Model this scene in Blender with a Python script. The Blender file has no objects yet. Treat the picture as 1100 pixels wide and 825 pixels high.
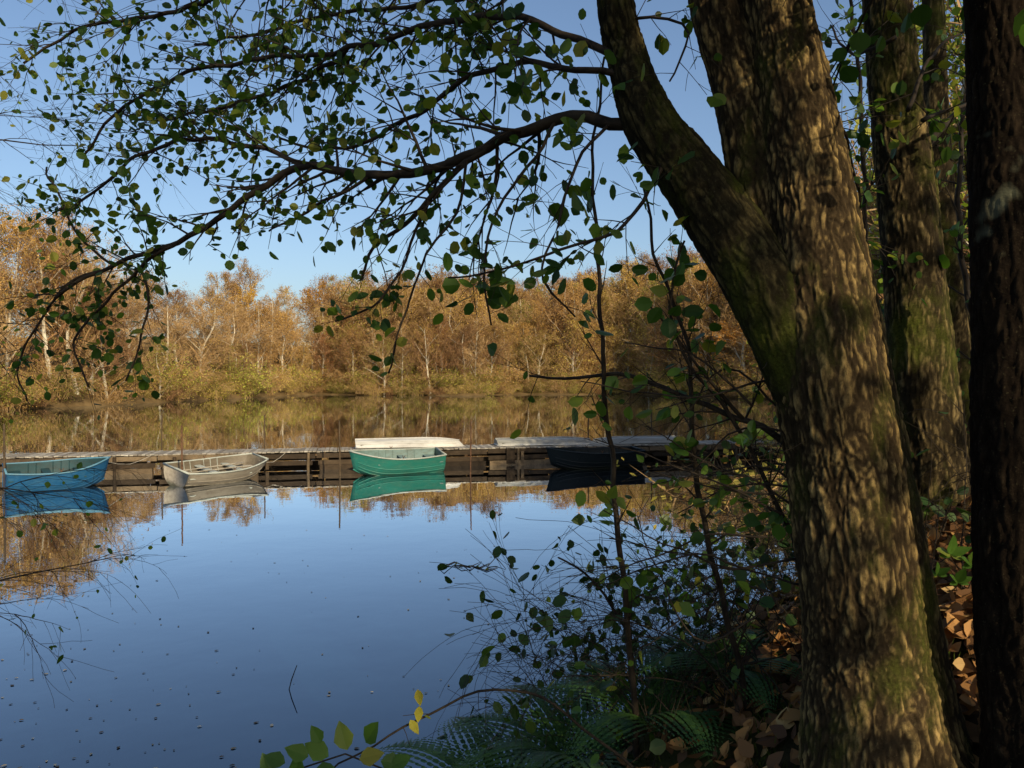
import bpy, math, random
import numpy as np
from mathutils import Vector, noise, Matrix
random.seed(7)
R = random.random
def U(a,b): return a+(b-a)*R()
scene = bpy.context.scene
H=3.7; F=831.0
def P(px,py,d):
    """bearing / height measured from the photographer's eye point, at true distance d (m)"""
    return Vector(((px-550)/F*d, d, H-(py-403)/F*d))

# ------------------------------------------------------------------ materials
def mat(name):
    m=bpy.data.materials.new(name); m.use_nodes=True
    nt=m.node_tree; nt.nodes.clear()
    out=nt.nodes.new('ShaderNodeOutputMaterial')
    return m,nt,out
def N(nt,t,**k):
    n=nt.nodes.new(t)
    for a,b in k.items():
        if a in n.inputs: n.inputs[a].default_value=b
        else: setattr(n,a,b)
    return n
def ramp(nt,fac,stops):
    r=nt.nodes.new('ShaderNodeValToRGB'); e=r.color_ramp.elements
    while len(e)<len(stops): e.new(0.5)
    for i,(p,c) in enumerate(stops):
        e[i].position=p; e[i].color=(*c,1)
    nt.links.new(fac,r.inputs['Fac']); return r.outputs['Color']
def mixc(nt,f,a,b,mode='MIX'):
    m=nt.nodes.new('ShaderNodeMix'); m.data_type='RGBA'; m.blend_type=mode
    for s,v in ((0,f),(6,a),(7,b)):
        if hasattr(v,'is_linked'): nt.links.new(v,m.inputs[s])
        elif isinstance(v,(int,float)): m.inputs[s].default_value=v
        else: m.inputs[s].default_value=(*v,1)
    return m.outputs[2]
def coords(nt,scale=(1,1,1),kind='Object'):
    tc=nt.nodes.new('ShaderNodeTexCoord'); mp=nt.nodes.new('ShaderNodeMapping')
    mp.inputs['Scale'].default_value=scale
    nt.links.new(tc.outputs[kind],mp.inputs['Vector']); return mp.outputs['Vector']
def noisetex(nt,vec,scale,detail=4,rough=0.55):
    n=N(nt,'ShaderNodeTexNoise',Scale=scale,Detail=detail,Roughness=rough)
    nt.links.new(vec,n.inputs['Vector']); return n.outputs['Fac']
def principled(nt,out,color,rough=0.8,spec=0.3,bump=None,bs=0.4,bd=0.01,metal=0):
    p=N(nt,'ShaderNodeBsdfPrincipled',Roughness=rough,Metallic=metal)
    p.inputs['Specular IOR Level'].default_value=spec
    if hasattr(color,'is_linked'): nt.links.new(color,p.inputs['Base Color'])
    else: p.inputs['Base Color'].default_value=(*color,1)
    if bump is not None:
        b=N(nt,'ShaderNodeBump',Strength=bs,Distance=bd); nt.links.new(bump,b.inputs['Height'])
        nt.links.new(b.outputs[0],p.inputs['Normal'])
    nt.links.new(p.outputs[0],out.inputs[0]); return p

def leaf_mat(name,stops,trans=0.35,rough=0.45,objvar=False):
    m,nt,out=mat(name)
    g=nt.nodes.new('ShaderNodeNewGeometry')
    col=ramp(nt,g.outputs['Random Per Island'],stops)
    if objvar:
        oi=nt.nodes.new('ShaderNodeObjectInfo')
        hs=nt.nodes.new('ShaderNodeHueSaturation')
        mr=N(nt,'ShaderNodeMapRange'); mr.inputs[3].default_value=0.5; mr.inputs[4].default_value=1.3
        nt.links.new(oi.outputs['Random'],mr.inputs[0]); nt.links.new(mr.outputs[0],hs.inputs['Value'])
        m7=N(nt,'ShaderNodeMath',operation='MULTIPLY'); m7.inputs[1].default_value=7.13; nt.links.new(oi.outputs['Random'],m7.inputs[0])
        fr7=N(nt,'ShaderNodeMath',operation='FRACT'); nt.links.new(m7.outputs[0],fr7.inputs[0])
        mh=N(nt,'ShaderNodeMapRange'); mh.inputs[3].default_value=0.482; mh.inputs[4].default_value=0.528
        nt.links.new(fr7.outputs[0],mh.inputs[0]); nt.links.new(mh.outputs[0],hs.inputs['Hue'])
        nt.links.new(col,hs.inputs['Color']); col=hs.outputs['Color']
    p=N(nt,'ShaderNodeBsdfPrincipled',Roughness=rough); p.inputs['Specular IOR Level'].default_value=0.3
    t=N(nt,'ShaderNodeBsdfTranslucent'); mx=N(nt,'ShaderNodeMixShader',Fac=trans)
    nt.links.new(col,p.inputs['Base Color']); 
    br=mixc(nt,0.5,col,(1.6,1.7,0.5),'MULTIPLY')
    nt.links.new(br,t.inputs['Color'])
    nt.links.new(p.outputs[0],mx.inputs[1]); nt.links.new(t.outputs[0],mx.inputs[2]); nt.links.new(mx.outputs[0],out.inputs[0])
    return m

def bark_mat(name,dark,light,moss=0.0,mosscol=(0.085,0.10,0.014)):
    m,nt,out=mat(name)
    at=nt.nodes.new('ShaderNodeAttribute'); at.attribute_name='ridge'
    v=coords(nt,(1,1,0.3)); n1=noisetex(nt,v,26,6,0.7)
    v2=coords(nt,(1,1,1)); n2=noisetex(nt,coords(nt,(1,1,0.5)),3.9,6,0.7); n3=noisetex(nt,v2,110,5,0.75); n4=noisetex(nt,v2,2.0,4,0.6)
    n5=noisetex(nt,coords(nt,(1,1,0.4)),70,6,0.75)
    c=ramp(nt,at.outputs['Fac'],[(0.0,tuple(x*0.22 for x in dark)),(0.35,dark),(0.65,tuple(a*0.5+b*0.5 for a,b in zip(dark,light))),(0.95,light)])  # own bark tone, with crevice shade and sunlit ridges painted into the colour
    c=mixc(nt,ramp(nt,n1,[(0.48,(0,0,0)),(0.78,(0.7,0.7,0.7))]),c,tuple(x*1.3 for x in dark))
    c=mixc(nt,ramp(nt,n5,[(0.38,(0.7,0.7,0.7)),(0.56,(0,0,0))]),c,tuple(x*0.7 for x in dark))
    lich=ramp(nt,n3,[(0.6,(0,0,0)),(0.75,(0.4,0.4,0.4))])
    c=mixc(nt,lich,c,(0.22,0.20,0.10))
    pale=ramp(nt,n4,[(0.68,(0,0,0)),(0.72,(0.4,0.4,0.4))])
    c=mixc(nt,pale,c,(0.24,0.25,0.16))
    if moss>0:
        mf=ramp(nt,n2,[(0.66-moss*0.3,(0,0,0)),(0.84-moss*0.3,(0.8,0.8,0.8))])
        mc=mixc(nt,ramp(nt,n3,[(0.35,(0,0,0)),(0.65,(1,1,1))]),tuple(x*0.35 for x in mosscol),mosscol)
        c=mixc(nt,mf,c,mc)
    principled(nt,out,c,0.95,0.06,bump=n3,bs=0.9,bd=0.006)
    return m
M={}
M['barkA']=bark_mat('bark_alder',(0.045,0.031,0.016),(0.44,0.305,0.115),0.40)
M['barkMoss']=bark_mat('bark_mossy',(0.022,0.018,0.009),(0.13,0.105,0.042),0.6)
M['barkC']=bark_mat('bark_shaded',(0.012,0.008,0.005),(0.035,0.024,0.014),0.02)  # near-black tone puts the deep shade on this trunk into its colour
M['barkB']=bark_mat('bark_side',(0.032,0.024,0.013),(0.34,0.25,0.11),0.55)
def simple(name,c1,c2,scale=8,rough=0.8,spec=0.2,stretch=(1,1,1),bs=0.4,bd=0.01,metal=0,lo=0.35,hi=0.65):
    m,nt,out=mat(name); v=coords(nt,stretch); n=noisetex(nt,v,scale,6,0.65)
    c=ramp(nt,n,[(lo,c1),(hi,c2)])
    principled(nt,out,c,rough,spec,bump=n,bs=bs,bd=bd,metal=metal); return m
M['twig']=simple('twig_bark',(0.014,0.010,0.007),(0.042,0.031,0.019),14)
M['twigfar']=simple('far_twig',(0.28,0.165,0.070),(0.44,0.295,0.135),0.8)
M['twigfar2']=simple('far_twig_brown',(0.15,0.080,0.036),(0.27,0.150,0.068),0.8)
M['trunkfar']=simple('far_trunk',(0.30,0.255,0.175),(0.62,0.56,0.43),1.5)
M['leaf']=leaf_mat('alder_leaf',[(0,(0.022,0.052,0.010)),(0.45,(0.050,0.105,0.015)),(0.75,(0.11,0.18,0.02)),(1,(0.24,0.22,0.03))],0.5)
M['leafbright']=leaf_mat('shrub_leaf',[(0,(0.035,0.085,0.012)),(0.6,(0.08,0.165,0.022)),(0.9,(0.14,0.21,0.03)),(1,(0.26,0.21,0.03))],0.45)
M['leafdark']=leaf_mat('bramble_leaf',[(0,(0.014,0.034,0.008)),(0.6,(0.03,0.068,0.012)),(1,(0.07,0.11,0.018))],0.3)
M['leafyellow']=leaf_mat('yellow_leaf',[(0,(0.30,0.26,0.03)),(1,(0.22,0.24,0.03))],0.4)
M['litter']=leaf_mat('litter_leaf',[(0,(0.07,0.032,0.014)),(0.5,(0.20,0.095,0.032)),(0.85,(0.40,0.20,0.06)),(1,(0.47,0.32,0.13))],0.15,0.7)
M['fern']=leaf_mat('fern_leaf',[(0,(0.03,0.08,0.018)),(1,(0.07,0.15,0.03))],0.3)
M['floatleaf']=leaf_mat('floating_leaf',[(0,(0.03,0.02,0.012)),(0.5,(0.12,0.085,0.04)),(0.75,(0.3,0.24,0.13)),(1,(0.6,0.52,0.36))],0.0,0.6)
M['fgold']=leaf_mat('far_leaf_gold',[(0,(0.27,0.155,0.035)),(0.5,(0.45,0.285,0.07)),(1,(0.60,0.42,0.11))],0.3,0.8,True)
M['fbrown']=leaf_mat('far_leaf_brown',[(0,(0.16,0.075,0.026)),(0.5,(0.29,0.150,0.048)),(1,(0.42,0.24,0.08))],0.3,0.8,True)
M['forange']=leaf_mat('far_leaf_orange',[(0,(0.38,0.17,0.022)),(1,(0.58,0.31,0.035))],0.3,0.8,True)
M['folive']=leaf_mat('far_leaf_olive',[(0,(0.14,0.14,0.022)),(0.5,(0.30,0.27,0.045)),(1,(0.48,0.41,0.08))],0.35,0.8,True)
M['fgreen']=leaf_mat('far_leaf_green',[(0,(0.08,0.12,0.015)),(0.6,(0.24,0.26,0.03)),(1,(0.47,0.40,0.05))],0.45,0.8,True)

# ground
m,nt,out=mat('earth_litter'); v=coords(nt)
n1=noisetex(nt,v,0.35,6,0.6); n2=noisetex(nt,v,9,8,0.7)
c=ramp(nt,n2,[(0.3,(0.018,0.012,0.008)),(0.5,(0.055,0.036,0.02)),(0.7,(0.11,0.075,0.04))])
c=mixc(nt,ramp(nt,n1,[(0.5,(0,0,0)),(0.65,(0.8,0.8,0.8))]),c,(0.045,0.06,0.014))
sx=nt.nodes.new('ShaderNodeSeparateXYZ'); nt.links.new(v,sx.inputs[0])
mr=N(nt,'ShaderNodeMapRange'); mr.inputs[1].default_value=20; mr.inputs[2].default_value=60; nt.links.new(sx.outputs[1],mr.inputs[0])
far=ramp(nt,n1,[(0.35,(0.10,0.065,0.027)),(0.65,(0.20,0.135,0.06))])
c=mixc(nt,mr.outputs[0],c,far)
principled(nt,out,c,0.95,0.1,bump=n2,bs=0.9,bd=0.05); M['ground']=m
# water
m,nt,out=mat('pond_water'); v=coords(nt,(1,1,1))
nA=noisetex(nt,v,0.9,3,0.5); nB=noisetex(nt,coords(nt,(0.25,1,1)),0.35,2,0.5)
ad=N(nt,'ShaderNodeMath',operation='ADD'); nt.links.new(nA,ad.inputs[0]); nt.links.new(nB,ad.inputs[1])
b=N(nt,'ShaderNodeBump',Strength=0.25,Distance=0.012); nt.links.new(ad.outputs[0],b.inputs['Height'])
fr=N(nt,'ShaderNodeFresnel',IOR=1.33); nt.links.new(b.outputs[0],fr.inputs['Normal'])
mr=N(nt,'ShaderNodeMapRange'); mr.inputs[1].default_value=0.04; mr.inputs[2].default_value=0.42; mr.inputs[3].default_value=0.16; mr.inputs[4].default_value=0.97
nt.links.new(fr.outputs[0],mr.inputs[0])
gl=N(nt,'ShaderNodeBsdfGlossy',Roughness=0.012); gl.inputs['Color'].default_value=(0.88,0.93,1.0,1)
df=N(nt,'ShaderNodeBsdfDiffuse'); df.inputs['Color'].default_value=(0.003,0.012,0.024,1)
nt.links.new(b.outputs[0],gl.inputs['Normal'])
mx=N(nt,'ShaderNodeMixShader'); nt.links.new(mr.outputs[0],mx.inputs[0]); nt.links.new(df.outputs[0],mx.inputs[1]); nt.links.new(gl.outputs[0],mx.inputs[2]); nt.links.new(mx.outputs[0],out.inputs[0])
M['water']=m
# wood / boats
def plank_mat(name,c1,c2,c3):
    m,nt,out=mat(name)
    g=nt.nodes.new('ShaderNodeNewGeometry'); base=ramp(nt,g.outputs['Random Per Island'],[(0,c1),(0.5,c2),(1,c3)])
    v=coords(nt,(1,1,1)); n=noisetex(nt,v,2.3,8,0.75)
    c=mixc(nt,ramp(nt,n,[(0.4,(0,0,0)),(0.7,(0.75,0.75,0.75))]),base,tuple(x*0.35 for x in c1))
    principled(nt,out,c,0.85,0.15,bump=noisetex(nt,v,30,5,0.7),bs=0.6,bd=0.01); return m
M['deck']=plank_mat('weathered_deck',(0.24,0.21,0.17),(0.36,0.32,0.25),(0.48,0.44,0.36))
M['beam']=plank_mat('dark_timber',(0.028,0.020,0.013),(0.075,0.052,0.031),(0.20,0.145,0.085))
def paint(name,base,dirt,amt=0.5,rough=0.55,spec=0.3,wlc=0.85):
    m,nt,out=mat(name); v=coords(nt,(0.6,1,1.6)); n=noisetex(nt,v,5.5,8,0.8); n2=noisetex(nt,v,1.3,4,0.6)
    c=mixc(nt,ramp(nt,n,[(0.60-amt*0.2,(0,0,0)),(0.70,(amt,amt,amt))]),base,dirt)
    c=mixc(nt,ramp(nt,n2,[(0.35,(0,0,0)),(0.7,(0.5,0.5,0.5))]),c,tuple(x*0.4 for x in base))
    tc=coords(nt); s=nt.nodes.new('ShaderNodeSeparateXYZ'); nt.links.new(tc,s.inputs[0])
    ad=N(nt,'ShaderNodeMath',operation='MULTIPLY_ADD'); nt.links.new(n,ad.inputs[0]); ad.inputs[1].default_value=-0.25; nt.links.new(s.outputs[2],ad.inputs[2])
    wl=ramp(nt,ad.outputs[0],[(0.02,(wlc,wlc,wlc)),(0.14,(0,0,0))])
    c=mixc(nt,wl,c,(0.035,0.038,0.022))
    principled(nt,out,c,rough,spec,bump=n,bs=0.25,bd=0.012); return m
M['teal']=paint('teal_paint',(0.018,0.17,0.13),(0.09,0.20,0.14),0.7)
M['tealin']=paint('teal_inside',(0.16,0.24,0.23),(0.10,0.10,0.07),0.8)
M['blue']=paint('blue_paint',(0.010,0.085,0.20),(0.06,0.16,0.24),0.7)
M['bluein']=paint('blue_inside',(0.018,0.06,0.07),(0.03,0.03,0.02),0.8)
M['cream']=paint('cream_hull',(0.28,0.25,0.195),(0.13,0.095,0.06),0.7)
M['creamin']=paint('cream_inside',(0.15,0.125,0.085),(0.07,0.05,0.03),0.8)
M['white']=paint('white_hull',(0.62,0.61,0.56),(0.36,0.33,0.26),0.5,wlc=0.0)
M['grey']=paint('grey_hull',(0.34,0.34,0.31),(0.20,0.18,0.14),0.6,wlc=0.0)
M['darkhull']=paint('dark_hull',(0.007,0.012,0.012),(0.02,0.02,0.014),0.6)
M['rimlight']=paint('rim_pale',(0.40,0.43,0.38),(0.2,0.18,0.12),0.6)
M['rimblue']=paint('rim_blue',(0.10,0.24,0.33),(0.2,0.25,0.25),0.6)
M['rust']=simple('rusty_steel',(0.05,0.03,0.02),(0.16,0.08,0.04),12)
M['moss']=simple('moss',(0.02,0.03,0.005),(0.085,0.115,0.017),30,0.95,0.05,bs=1,bd=0.02)

# ------------------------------------------------------------------ mesh builder
class MB:
    def __init__(s): s.v=[]; s.f=[]; s.m=[]
    def tube(s,pts,rad,sides=5,mi=0,cap=True):
        n=len(pts); base=len(s.v); ref=Vector((0.31,0.22,0.92))
        for i,p in enumerate(pts):
            t=(pts[min(i+1,n-1)]-pts[max(i-1,0)])
            if t.length<1e-9: t=Vector((0,0,1))
            t.normalize(); a=t.cross(ref)
            if a.length<0.1: a=t.cross(Vector((1,0,0)))
            a.normalize(); b=t.cross(a)
            for k in range(sides):
                an=2*math.pi*k/sides; s.v.append(p+(a*math.cos(an)+b*math.sin(an))*rad[i])
        for i in range(n-1):
            for k in range(sides):
                k2=(k+1)%sides
                s.f.append((base+i*sides+k,base+i*sides+k2,base+(i+1)*sides+k2,base+(i+1)*sides+k)); s.m.append(mi)
        if cap and sides>2:
            s.f.append(tuple(base+(n-1)*sides+k for k in range(sides))); s.m.append(mi)
            s.f.append(tuple(base+k for k in reversed(range(sides)))); s.m.append(mi)
    def tri(s,a,b,w,mi=0):
        d=(b-a); q=d.cross(Vector((U(-1,1),U(-1,1),U(-1,1))))
        if q.length<1e-6: return
        q.normalize(); i=len(s.v); s.v+= [a+q*w,a-q*w,b]; s.f.append((i,i+1,i+2)); s.m.append(mi)
    def leaf(s,p,d,nrm,L,W=0.8,mi=0,fold=0.18,kind='round'):
        d=d.normalized(); side=d.cross(nrm)
        if side.length<1e-4: side=d.cross(Vector((0.3,0.9,0.2)))
        side.normalize(); up=side.cross(d).normalized(); i=len(s.v); h=L*W*0.5
        prof=[(0.12,0.6),(0.42,1.0),(0.75,0.82)] if kind=='round' else [(0.15,0.55),(0.4,0.9),(0.75,0.5)]
        s.v.append(p); 
        for (t,w) in prof: s.v.append(p+d*L*t+side*h*w+up*h*fold*w)
        s.v.append(p+d*L)
        for (t,w) in reversed(prof): s.v.append(p+d*L*t-side*h*w+up*h*fold*w)
        s.f.append((i,i+1,i+2,i+3,i+4)); s.f.append((i,i+4,i+5,i+6,i+7)); s.m+=[mi,mi]
    def quad(s,p,size,mi=0,asp=1.0):
        a=Vector((U(-1,1),U(-1,1),U(-1,1))); b=a.cross(Vector((U(-1,1),U(-1,1),U(-1,1))))
        if b.length<1e-4: return
        a=a.normalized()*size*0.5; b=b.normalized()*size*0.5*asp; i=len(s.v)
        s.v+=[p-a*1.0,p-b*0.8,p+a,p+b*0.8]; s.f.append((i,i+1,i+2,i+3)); s.m.append(mi)
    def box(s,c,sx,sy,sz,rot=0,mi=0,tilt=0):
        i=len(s.v); R3=Matrix.Rotation(rot,3,'Z')@Matrix.Rotation(tilt,3,'Y')
        for x in(-.5,.5):
            for y in(-.5,.5):
                for z in(-.5,.5): s.v.append(Vector(c)+R3@Vector((x*sx,y*sy,z*sz)))
        for f in((0,1,3,2),(4,6,7,5),(0,4,5,1),(2,3,7,6),(0,2,6,4),(1,5,7,3)):
            s.f.append(tuple(i+k for k in f)); s.m.append(mi)
    def mesh(s,name,mats,smooth=False):
        me=bpy.data.meshes.new(name); me.from_pydata([tuple(v) for v in s.v],[],s.f)
        for mm in mats: me.materials.append(mm)
        me.polygons.foreach_set('material_index',s.m)
        if smooth: me.polygons.foreach_set('use_smooth',[True]*len(s.f))
        me.update(); return me
    def obj(s,name,mats,parent=None,smooth=False):
        o=bpy.data.objects.new(name,s.mesh(name,mats,smooth)); scene.collection.objects.link(o)
        if parent: o.parent=parent
        return o
def empty(name,loc=(0,0,0)):
    e=bpy.data.objects.new(name,None); e.location=loc; scene.collection.objects.link(e); e.empty_display_size=0.3; return e
def spline(pts,step):
    out=[]; n=len(pts)
    for i in range(n-1):
        p0=pts[max(i-1,0)]; p1=pts[i]; p2=pts[i+1]; p3=pts[min(i+2,n-1)]
        k=max(1,int((p2[0]-p1[0]).length/step))
        for j in range(k):
            t=j/k; t2=t*t; t3=t2*t
            f=lambda a,b,c,d:0.5*((2*b)+(c-a)*t+(2*a-5*b+4*c-d)*t2+(3*b-a-3*c+d)*t3)
            out.append((f(p0[0],p1[0],p2[0],p3[0]),f(p0[1],p1[1],p2[1],p3[1])))
    out.append(pts[-1]); return out
def rnd(): 
    return Vector((random.gauss(0,1),random.gauss(0,1),random.gauss(0,1))).normalized()

# ------------------------------------------------------------------ terrain
def sstep(a,b,x):
    t=min(1,max(0,(x-a)/(b-a))); return t*t*(3-2*t)
def yfar(x):
    return 145-80*(1-sstep(-62,-34,x))+5*math.sin(x*0.11)+2.5*math.sin(x*0.31+1)-35*sstep(22,50,x)
def dist_near(x,y):
    ys=5.0+(0.8*x if x>0 else 0.12*x)+0.25*math.sin(x*1.3)
    return ys-y
def dist_right(x,y):
    return (x-(0.35*y+1.6+0.6*math.sin(y*0.35)))*0.94 if y>2 else -1
def height(x,y):
    dn=dist_near(x,y); dr=dist_right(x,y); df=y-yfar(x)
    if abs(x)>140: df=max(df,(abs(x)-140))
    h=-1.2
    if dn>-3: h=max(h,2.1*(1-math.exp(-dn/1.1)) if dn>0 else dn*0.5)
    if dr>-3: h=max(h,(1.5*(1-math.exp(-dr/1.8))+0.02*dr) if dr>0 else dr*0.5)
    if df>-3: h=max(h,(0.7*(1-math.exp(-df/1.5))+min(10,0.13*df)) if df>0 else df*0.5)
    if h>0 and y<12 and x>-2:
        h+=1.15*math.exp(-((x-2.4)**2/2.2+(y-3.6)**2/2.0))
    if h>0.2:
        h+=0.10*noise.noise(Vector((x*0.9,y*0.9,0)))+0.03*noise.noise(Vector((x*4,y*4,3)))
    return h
def axis(lo,hi,fine_lo,fine_hi,f,growth=1.13):
    a=list(np.arange(fine_lo,fine_hi,f)); s=f; x=fine_lo
    while x>lo: s*=growth; x-=min(s,9); a.insert(0,x)
    s=f; x=a[-1]
    while x<hi: s*=growth; x+=min(s,9); a.append(x)
    return a
xs=axis(-420,420,-3,6,0.10); ys_=axis(-60,600,-1,8,0.10)
mb=MB()
for y in ys_:
    for x in xs: mb.v.append(Vector((x,y,height(x,y))))
nx=len(xs)
for j in range(len(ys_)-1):
    for i in range(nx-1):
        a=j*nx+i; mb.f.append((a,a+1,a+nx+1,a+nx)); mb.m.append(0)
mb.obj('ground',[M['ground']],smooth=True)
mb=MB(); mb.v=[Vector(p) for p in((-420,-60,0),(420,-60,0),(420,500,0),(-420,500,0))]; mb.f=[(0,1,2,3)]; mb.m=[0]
mb.obj('water',[M['water']])

# ------------------------------------------------------------------ distant woodland
def far_tree(name,h,spread,limbs,leafn,leafsize,mats,leanfac=0.07,low=0.15,twigw=0.022,tw=7,trunk=0.010,up=0.4):
    b=MB(); top=Vector((U(-1,1)*h*leanfac,U(-1,1)*h*leanfac,h*0.86))
    tr=[(Vector((0,0,-0.5)),h*trunk*1.3),(Vector((U(-.5,.5),U(-.5,.5),h*0.35)),h*trunk),(top*0.7+Vector((U(-.6,.6),U(-.6,.6),0)),h*trunk*0.6),(top,0.02)]
    tr=spline(tr,h/14); b.tube([t[0] for t in tr],[t[1] for t in tr],5,0)
    ends=[]
    for l in range(limbs):
        t=low+(0.97-low)*((l+R())/limbs); i=min(len(tr)-2,int(t*(len(tr)-1))); p,r=tr[i]
        an=U(0,6.283); ln=spread*(0.42+0.72*math.sin(math.pi*min(1,(t-low+0.12)/(1.05-low))**0.85))*U(0.6,1.15)
        d=Vector((math.cos(an),math.sin(an),U(up,up+1.1))).normalized()
        pts=[p]; 
        for k in range(4): d=(d+rnd()*0.22+Vector((0,0,0.05))).normalized(); pts.append(pts[-1]+d*ln/4)
        b.tube(pts,[max(0.022,r*0.5*(1-k/4.3)) for k in range(5)],3,0 if l%3==0 else 1,False)
        for q in range(tw):
            k=U(0.8,4); i0=int(min(3,k)); s=pts[i0].lerp(pts[i0+1],k-i0)
            d2=(d+rnd()*0.9+Vector((0,0,0.15))).normalized(); e=s+d2*ln*U(0.3,0.55); b.tri(s,e,twigw*1.6,1)
            for z in range(tw+3):
                s2=s.lerp(e,U(0.2,1)); e2=s2+(d2+rnd()*1.0).normalized()*U(0.5,1.3)*ln*0.26; b.tri(s2,e2,twigw,1); ends.append(s2.lerp(e2,U(0.5,1)))
    for k in range(leafn):
        e=random.choice(ends); b.quad(e+rnd()*U(0,0.35),leafsize*U(0.6,1.3),2,0.8)
    return b.mesh(name,mats)
bare=[far_tree('bare_tree_mesh',14,4.0,28,700,0.12,[M['trunkfar'],M['twigfar'],M['fgold']],tw=10,low=0.2,trunk=0.011,up=0.6,twigw=0.018) for i in range(3)]
tree_vars=bare[:1]
for i in range(2): tree_vars.append(far_tree('thin_tree_mesh',14,4.2,32,2600,0.14,[M['trunkfar'],M['twigfar'],M['fgold']],tw=10,twigw=0.018))
tree_vars.append(far_tree('olive_tall_tree_mesh',14,4.4,32,4600,0.16,[M['trunkfar'],M['twigfar'],M['folive']],tw=8,twigw=0.018))
for i in range(3): tree_vars.append(far_tree('brown_tree_mesh',14,4.6,32,4600,0.16,[M['trunkfar'],M['twigfar2'],M['fbrown']],tw=9,twigw=0.018))
for i in range(2): tree_vars.append(far_tree('gold_tree_mesh',14,4.4,30,5600,0.17,[M['trunkfar'],M['twigfar'],M['fgold']],tw=8,twigw=0.018))
orange=far_tree('orange_tree_mesh',11,4.2,24,5000,0.20,[M['trunkfar'],M['twigfar'],M['forange']])
olive=[far_tree('olive_tree_mesh',12,3.8,26,3800,0.18,[M['trunkfar'],M['twigfar'],M['folive']]) for i in range(2)]
green=[far_tree('green_tree_mesh',10,3.2,26,4200,0.10,[M['trunkfar'],M['twigfar2'],M['fgreen']],tw=8,twigw=0.010,trunk=0.007) for i in range(3)]
def shrub(name,h,w,stems,leafn,ls,mats,tw=0.02):
    b=MB(); ends=[]
    for k in range(stems):
        an=U(0,6.283); d=Vector((math.cos(an)*U(0.1,1.0),math.sin(an)*U(0.1,1.0),1)).normalized(); p=Vector((U(-.3,.3)*w,U(-.3,.3)*w,-0.2)); pts=[p]
        L=h*U(0.6,1.15)
        for j in range(5):
            pts.append(pts[-1]+d*L/5); d=(d+rnd()*0.2+Vector((d.x*0.25,d.y*0.25,-0.12*j))).normalized()
        b.tube(pts,[tw*1.5*(1-j/6) for j in range(6)],3,0,False)
        for q in range(9):
            i0=random.randint(1,4); s=pts[i0].lerp(pts[i0+1],R()); e=s+(d+rnd()).normalized()*U(0.4,1.1)*h*0.22; b.tri(s,e,tw,1); ends.append(e)
            for z in range(3):
                e2=e+rnd()*h*0.12; b.tri(s.lerp(e,0.6),e2,tw*0.8,1); ends.append(e2)
    for k in range(leafn): b.quad(random.choice(ends)+rnd()*0.25,ls*U(0.6,1.3),2,0.8)
    return b.mesh(name,mats)
shrubs=[shrub('olive_shrub_mesh',4.5,3.5,34,2600,0.17,[M['twigfar'],M['twigfar'],M['folive']]) for i in range(2)]
shrubs+=[shrub('gold_shrub_mesh',4.5,3.8,36,1600,0.16,[M['twigfar'],M['twigfar'],M['fgold']]) for i in range(2)]
shrubs+=[shrub('brown_shrub_mesh',4,3.8,44,900,0.16,[M['twigfar2'],M['twigfar2'],M['fbrown']])]
wood=empty('distant_woodland')
cnt=[0]
def place(me,x,y,h0,target,par,nm='woodland_tree',wd=1.0):
    o=bpy.data.objects.new(nm+'_%d'%cnt[0],me); cnt[0]+=1
    s=target/h0; o.location=(x,y,height(x,y)-0.05); o.rotation_euler=(U(-.07,.07),U(-.07,.07),U(0,6.28)); o.scale=(s*wd*U(0.9,1.25),s*wd*U(0.9,1.25),s)
    scene.collection.objects.link(o); o.parent=par
rows=[2.5,5,8,11,15,20,26,33,42,52,64,78]
for row,off in enumerate(rows):
    sp=4.6+off*0.055; x=-100 if row>5 else -70
    while x<(110 if row>6 else 84):
        xx=x+U(-2,2); yy=yfar(xx)+off+U(-1.5,1.5); px=550+xx/yy*F
        if -0.76<xx/yy<0.66:
            th=U(12.5,16)+min(2.0,off*0.04)
            th+=U(4.5,8)*sstep(280,400,px)
            if px>580: th+=U(0,3.5)*sstep(580,660,px)
            if px<180: th=U(10,14)
            if px<180 and yy<110: th=U(13,18)
            if px<120 and yy<110: th=U(18,24)
            me=random.choice(tree_vars)
            if px<165 and R()<0.3 and yy<110: me=random.choice(bare+tree_vars[1:3])
            if row<2: th*=0.66
            if 165<px<215 and row in(1,2): me=orange; th=11
            elif R()<0.06: me=orange
            if 140<px<270 and row<2 and R()<0.5: me=random.choice(olive)
            if px>620 and R()<0.4: me=random.choice(tree_vars[-5:])
            place(me,xx,yy,14,th,wood,wd=1.0 if th<17 else 0.88)
        x+=sp*U(0.75,1.2)
x=-70
while x<80:
    xx=x+U(-.8,.8); yy=yfar(xx)+U(-0.1,1.4)
    place(random.choice(shrubs),xx,yy,4.5,U(2.2,4.4),wood,'shore_shrub')
    place(random.choice(shrubs),xx,yy+U(2,5),4.5,U(4,6.5),wood,'shore_shrub')
    x+=U(1.3,2.6)
for k in range(60):
    xx=U(-66,-36); yy=yfar(xx)+U(0.5,10); place(random.choice(shrubs[:4]),xx,yy,4.5,U(2.5,6),wood,'shore_shrub')
rb=empty('bank_woodland')
for k in range(140):
    yy=9+70*(R()**1.5); xx=0.35*yy+2.4+U(0,1)*(3+yy*0.33)
    place(random.choice(green+green+olive),xx,yy,10,U(5,9)+yy*0.06,rb,'bank_tree')
for k in range(90):
    yy=8+80*R()**1.4; xx=0.35*yy+1.7+U(0,1)*(1+yy*0.14)
    place(random.choice(shrubs[:4]) ,xx,yy,4.5,U(1.2,3.4),rb,'bank_shrub')

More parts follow.
